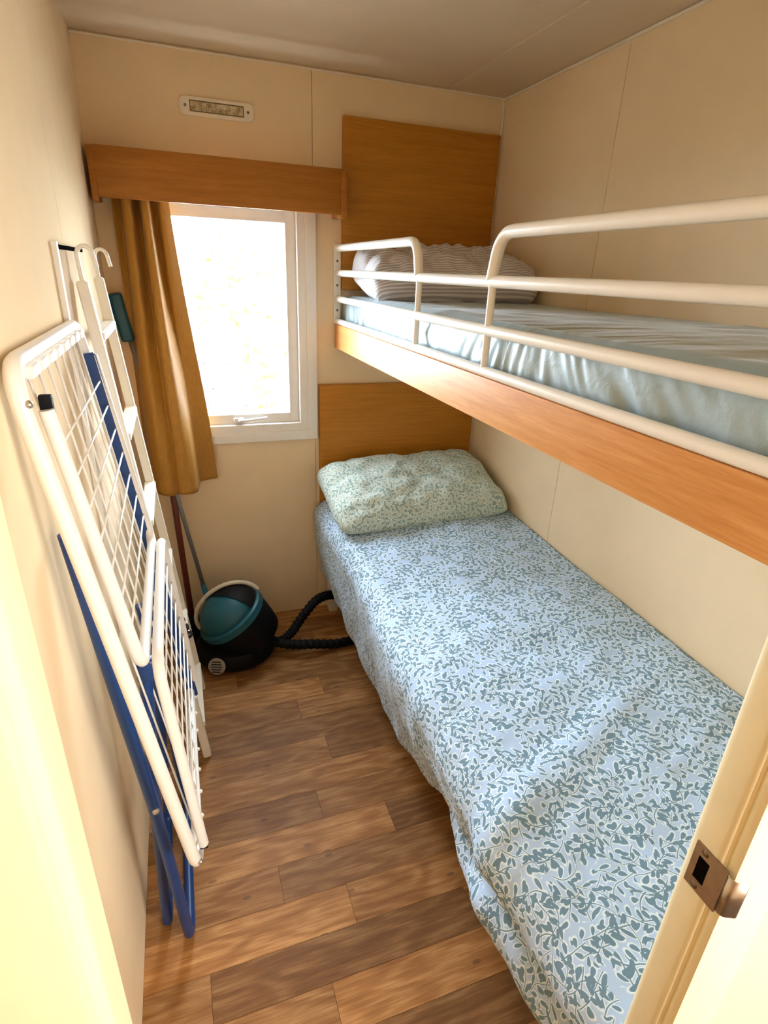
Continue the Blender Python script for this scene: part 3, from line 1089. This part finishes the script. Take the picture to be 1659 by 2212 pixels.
for y in (-1.325,):
    bm = new_box(-0.016, 0.016, -0.012, 0.012, -0.028, 0.020, 0.008, 3)
    bmesh.ops.transform(bm, matrix=Matrix.Translation((0.098, y, 0.80)), verts=bm.verts)
    under(obj_auto('leg_cap', bm, M_BLUE), air)
bm = bmesh.new()
bmesh.ops.create_uvsphere(bm, u_segments=12, v_segments=8, radius=0.007, matrix=Matrix.Translation((0.083, -1.381, 0.50)))
under(obj('rivet', bm, M_STEEL, None, True), air)

# ------------------------------------------------------------------ mop and broom in the corner
mop = empty('mop', (0.235, -0.09, 0))
tag(mop, 'grey metal mop pole with teal head, upside down behind the curtain', 'mop')
mp0, mp1 = Vector((0.252, -0.085, 0.004)), Vector((0.050, -0.036, 1.28))
under(obj('pole', new_tube([mp0, mp1], 0.0085, 10), M_GREYPOLE, None, True), mop)
under(obj('pole_end', new_tube([mp0, mp0.lerp(mp1, 0.19)], 0.0105, 10), plain('blue_pole_end', (0.02, 0.16, 0.30), 0.4), None, True), mop)
bm = new_box(-0.022, 0.022, -0.022, 0.022, -0.075, 0.085, 0.012, 3)
bmesh.ops.transform(bm, matrix=Matrix.Translation((0.040, -0.034, 1.30)) @ Matrix.Rotation(-0.16, 4, 'Y'), verts=bm.verts)
under(obj_auto('head', bm, M_TEAL), mop)

broom = empty('broom', (0.155, -0.125, 0))
tag(broom, 'broom with red-brown wooden handle and black brush beside the vacuum', 'broom')
b0, b1 = Vector((0.157, -0.125, 0.10)), Vector((0.122, -0.008, 1.05))
under(obj('handle', new_tube([b0, b1], 0.012, 10), M_REDWOOD, None, True), broom)
bm = new_box(-0.032, 0.030, -0.030, 0.030, 0.085, 0.13, 0.010, 2)
bmesh.ops.transform(bm, matrix=Matrix.Translation((0.155, -0.125, 0)), verts=bm.verts)
under(obj_auto('brush_head', bm, M_BLACK), broom)
br = bmesh.new()
rb = random.Random(5)
for i in range(90):
    x, y = rb.uniform(-0.028, 0.026), rb.uniform(-0.025, 0.025)
    tube(br, [(0.155 + x, -0.125 + y, 0.09), (0.155 + x * 1.1, -0.125 + y * 1.1, 0.001)], 0.0022, 4, False)
o = under(obj('bristles', br, M_BLACK), broom)
o['kind'] = 'stuff'

# ------------------------------------------------------------------ vacuum cleaner
vac = empty('vacuum_cleaner', (0.32, -0.255, 0))
tag(vac, 'black and teal drum vacuum cleaner on the floor in the corner', 'vacuum cleaner')
axis = Vector((-0.52, 0.02, 0.85)).normalized()
rotm = axis.to_track_quat('Z', 'Y').to_matrix().to_4x4()
VM = Matrix.Translation((0.335, -0.255, 0.150)) @ rotm
bm = bmesh.new()
lathe(bm, [(0, -0.115), (0.105, -0.112), (0.128, -0.095), (0.134, -0.05), (0.136, 0.0), (0.134, 0.045), (0.126, 0.055), (0, 0.055)], VM, 36)
under(obj_auto('drum', bm, M_BLACK), vac)
bm = bmesh.new()
lathe(bm, [(0.137, 0.030), (0.141, 0.034), (0.141, 0.060), (0.134, 0.066), (0.120, 0.066)], VM, 36)
under(obj_auto('lid_band', bm, M_TEAL), vac)
bm = bmesh.new()
prof = [(0.121, 0.050)] + [(0.126 * math.cos(a), 0.060 + 0.095 * math.sin(a)) for a in [i * PI / 2 / 9 for i in range(1, 10)]] 
lathe(bm, prof, VM, 36)
dome = obj_auto('lid', bm, M_TEAL)
under(dome, vac)
# black motor housing over one half of the lid
bm = bmesh.new()
R1, Hh = 0.129, 0.101
nu_, nv_ = 18, 9
lv = rotm.to_3x3().transposed() @ Vector((0.75, 0.55, 0.0))
ac = math.atan2(lv.y, lv.x)
rows = []
for i in range(nu_ + 1):
    a = ac - 0.46 * PI + 0.92 * PI * i / nu_
    row = []
    for j in range(nv_ + 1):
        b = j * PI / 2 / nv_
        row.append(bm.verts.new(VM @ Vector((R1 * math.cos(b) * math.cos(a), R1 * math.cos(b) * math.sin(a), 0.060 + Hh * math.sin(b)))))
    rows.append(row)
for a, b in zip(rows, rows[1:]):
    for j in range(nv_): bm.faces.new((a[j], b[j], b[j + 1], a[j + 1]))
bmesh.ops.remove_doubles(bm, verts=bm.verts, dist=0.0005)
o = obj('motor_cover', bm, M_BLACK, None, True)
under(o, vac)
# cream carrying handle arching over the lid
lx_ = (rotm.to_3x3().transposed() @ Vector((1, 0, 0.2))).xy.to_3d().normalized()
ly_ = (rotm.to_3x3().transposed() @ Vector((0, 1, 0))).xy.to_3d().normalized()
hp = [VM @ (lx_ * 0.138 * math.cos(a) + ly_ * 0.03 + Vector((0, 0, 0.060 + 0.108 * math.sin(a)))) for a in [PI * i / 18 for i in range(19)]]
under(obj_auto('carry_handle', new_tube(hp, 0.0085, 10), M_CREAM, None, 60), vac)
# wheeled base
bm = bmesh.new()
lathe(bm, [(0, 0.022), (0.150, 0.022), (0.158, 0.030), (0.158, 0.060), (0.140, 0.085), (0, 0.09)], Matrix.Translation((0.318, -0.255, 0)), 32)
under(obj_auto('base', bm, M_BLACK), vac)
for a in (0.8, 2.35, 3.9, 5.5):
    bm = bmesh.new()
    lathe(bm, [(0, -0.012), (0.020, -0.012), (0.024, -0.008), (0.024, 0.008), (0.020, 0.012), (0, 0.012)],
          Matrix.Translation((0.318 + 0.125 * math.cos(a), -0.255 + 0.125 * math.sin(a), 0.024)) @ Matrix.Rotation(a, 4, 'Z') @ Matrix.Rotation(PI / 2, 4, 'Y'), 16)
    under(obj_auto('wheel', bm, M_BLACK), vac)
# pale vent grille
gr = bmesh.new()
gm = Matrix.Translation((0.232, -0.398, 0.058)) @ Matrix.Rotation(-0.35, 4, 'Z') @ Matrix.Rotation(PI / 2 - 0.3, 4, 'X')
lathe(gr, [(0, 0.004), (0.030, 0.003), (0.034, -0.002)], gm, 20)
vent = under(obj_auto('vent', gr, plain('vent_grey', (0.30, 0.29, 0.25), 0.5)), vac)
for i in range(5):
    bm = new_box(-0.022 + 0.003 * abs(i - 2), 0.022 - 0.003 * abs(i - 2), -0.0015, 0.0015, 0.003, 0.006)
    bmesh.ops.transform(bm, matrix=gm @ Matrix.Translation((0, (i - 2) * 0.010, 0)), verts=bm.verts)
    o = obj('slat', bm, M_BLACK)
    o.parent = vent
    o.matrix_parent_inverse = Matrix.Identity(4)
# corrugated hose, looping under the bed and back
ctrl = [(0.44, -0.30, 0.075), (0.52, -0.33, 0.055), (0.62, -0.345, 0.045), (0.74, -0.345, 0.026), (0.87, -0.31, 0.024), (0.95, -0.22, 0.028), (0.90, -0.14, 0.07), (0.80, -0.14, 0.125), (0.73, -0.17, 0.160), (0.665, -0.21, 0.165), (0.60, -0.25, 0.125), (0.545, -0.28, 0.075), (0.50, -0.29, 0.050), (0.44, -0.285, 0.050)]
cp = catmull(ctrl, 220)
bm = new_tube(cp, lambda t: 0.0195 + 0.0022 * math.sin(t * 220 * PI / 2.0), 12)
under(obj('hose', bm, M_BLACK, None, True), vac)

# ------------------------------------------------------------------ outside the window
gd = structure('ground', new_box(-12, 14, 0.6, 24, -0.75, -0.70), plain('pale_gravel', (0.62, 0.60, 0.56), 0.9, 0, 0.2, 0.12, 4), 'pale ground outside the window', 'ground')
rt = random.Random(11)


def shrub(name, loc, w, h, n, col, label, cat, leaf=0.09):
    e = empty(name, loc)
    tag(e, label, cat)
    tk = bmesh.new()
    tube(tk, [(0, 0, 0), (0.03, 0, h * 0.45), (0.0, 0.02, h * 0.9)], lambda t: 0.06 * (1 - 0.8 * t), 8)
    obj('stem', tk, plain(name + '_bark', (0.30, 0.24, 0.18), 0.9), e)
    bm = bmesh.new()
    for i in range(n):
        while True:
            p = Vector((rt.uniform(-1, 1), rt.uniform(-1, 1), rt.uniform(-1, 1)))
            if p.length < 1: break
        c = Vector((p.x * w, p.y * w, h * 0.58 + p.z * h * 0.42))
        d1 = Vector((rt.uniform(-1, 1), rt.uniform(-1, 1), rt.uniform(-1, 1))).normalized()
        d2 = d1.orthogonal().normalized()
        L_ = leaf * rt.uniform(0.6, 1.2)
        vs = [bm.verts.new(c + q) for q in (-d1 * L_, d2 * L_ * 0.4, d1 * L_, -d2 * L_ * 0.4)]
        bm.faces.new(vs)
    o = obj('foliage', bm, plain(name + '_leaf', col, 0.7, 0, 0.3, 0.15, 3), e)
    o['kind'] = 'stuff'
    return e


shrub('garden_tree', (0.95, 4.2, -0.70), 0.55, 2.9, 1500, (0.42, 0.38, 0.066), 'sunlit yellow-green garden tree outside the window', 'tree')
shrub('garden_shrub', (0.52, 3.2, -0.70), 0.30, 1.9, 800, (0.30, 0.065, 0.32), 'pale lilac garden shrub outside the window beside the curtain', 'shrub', 0.06)
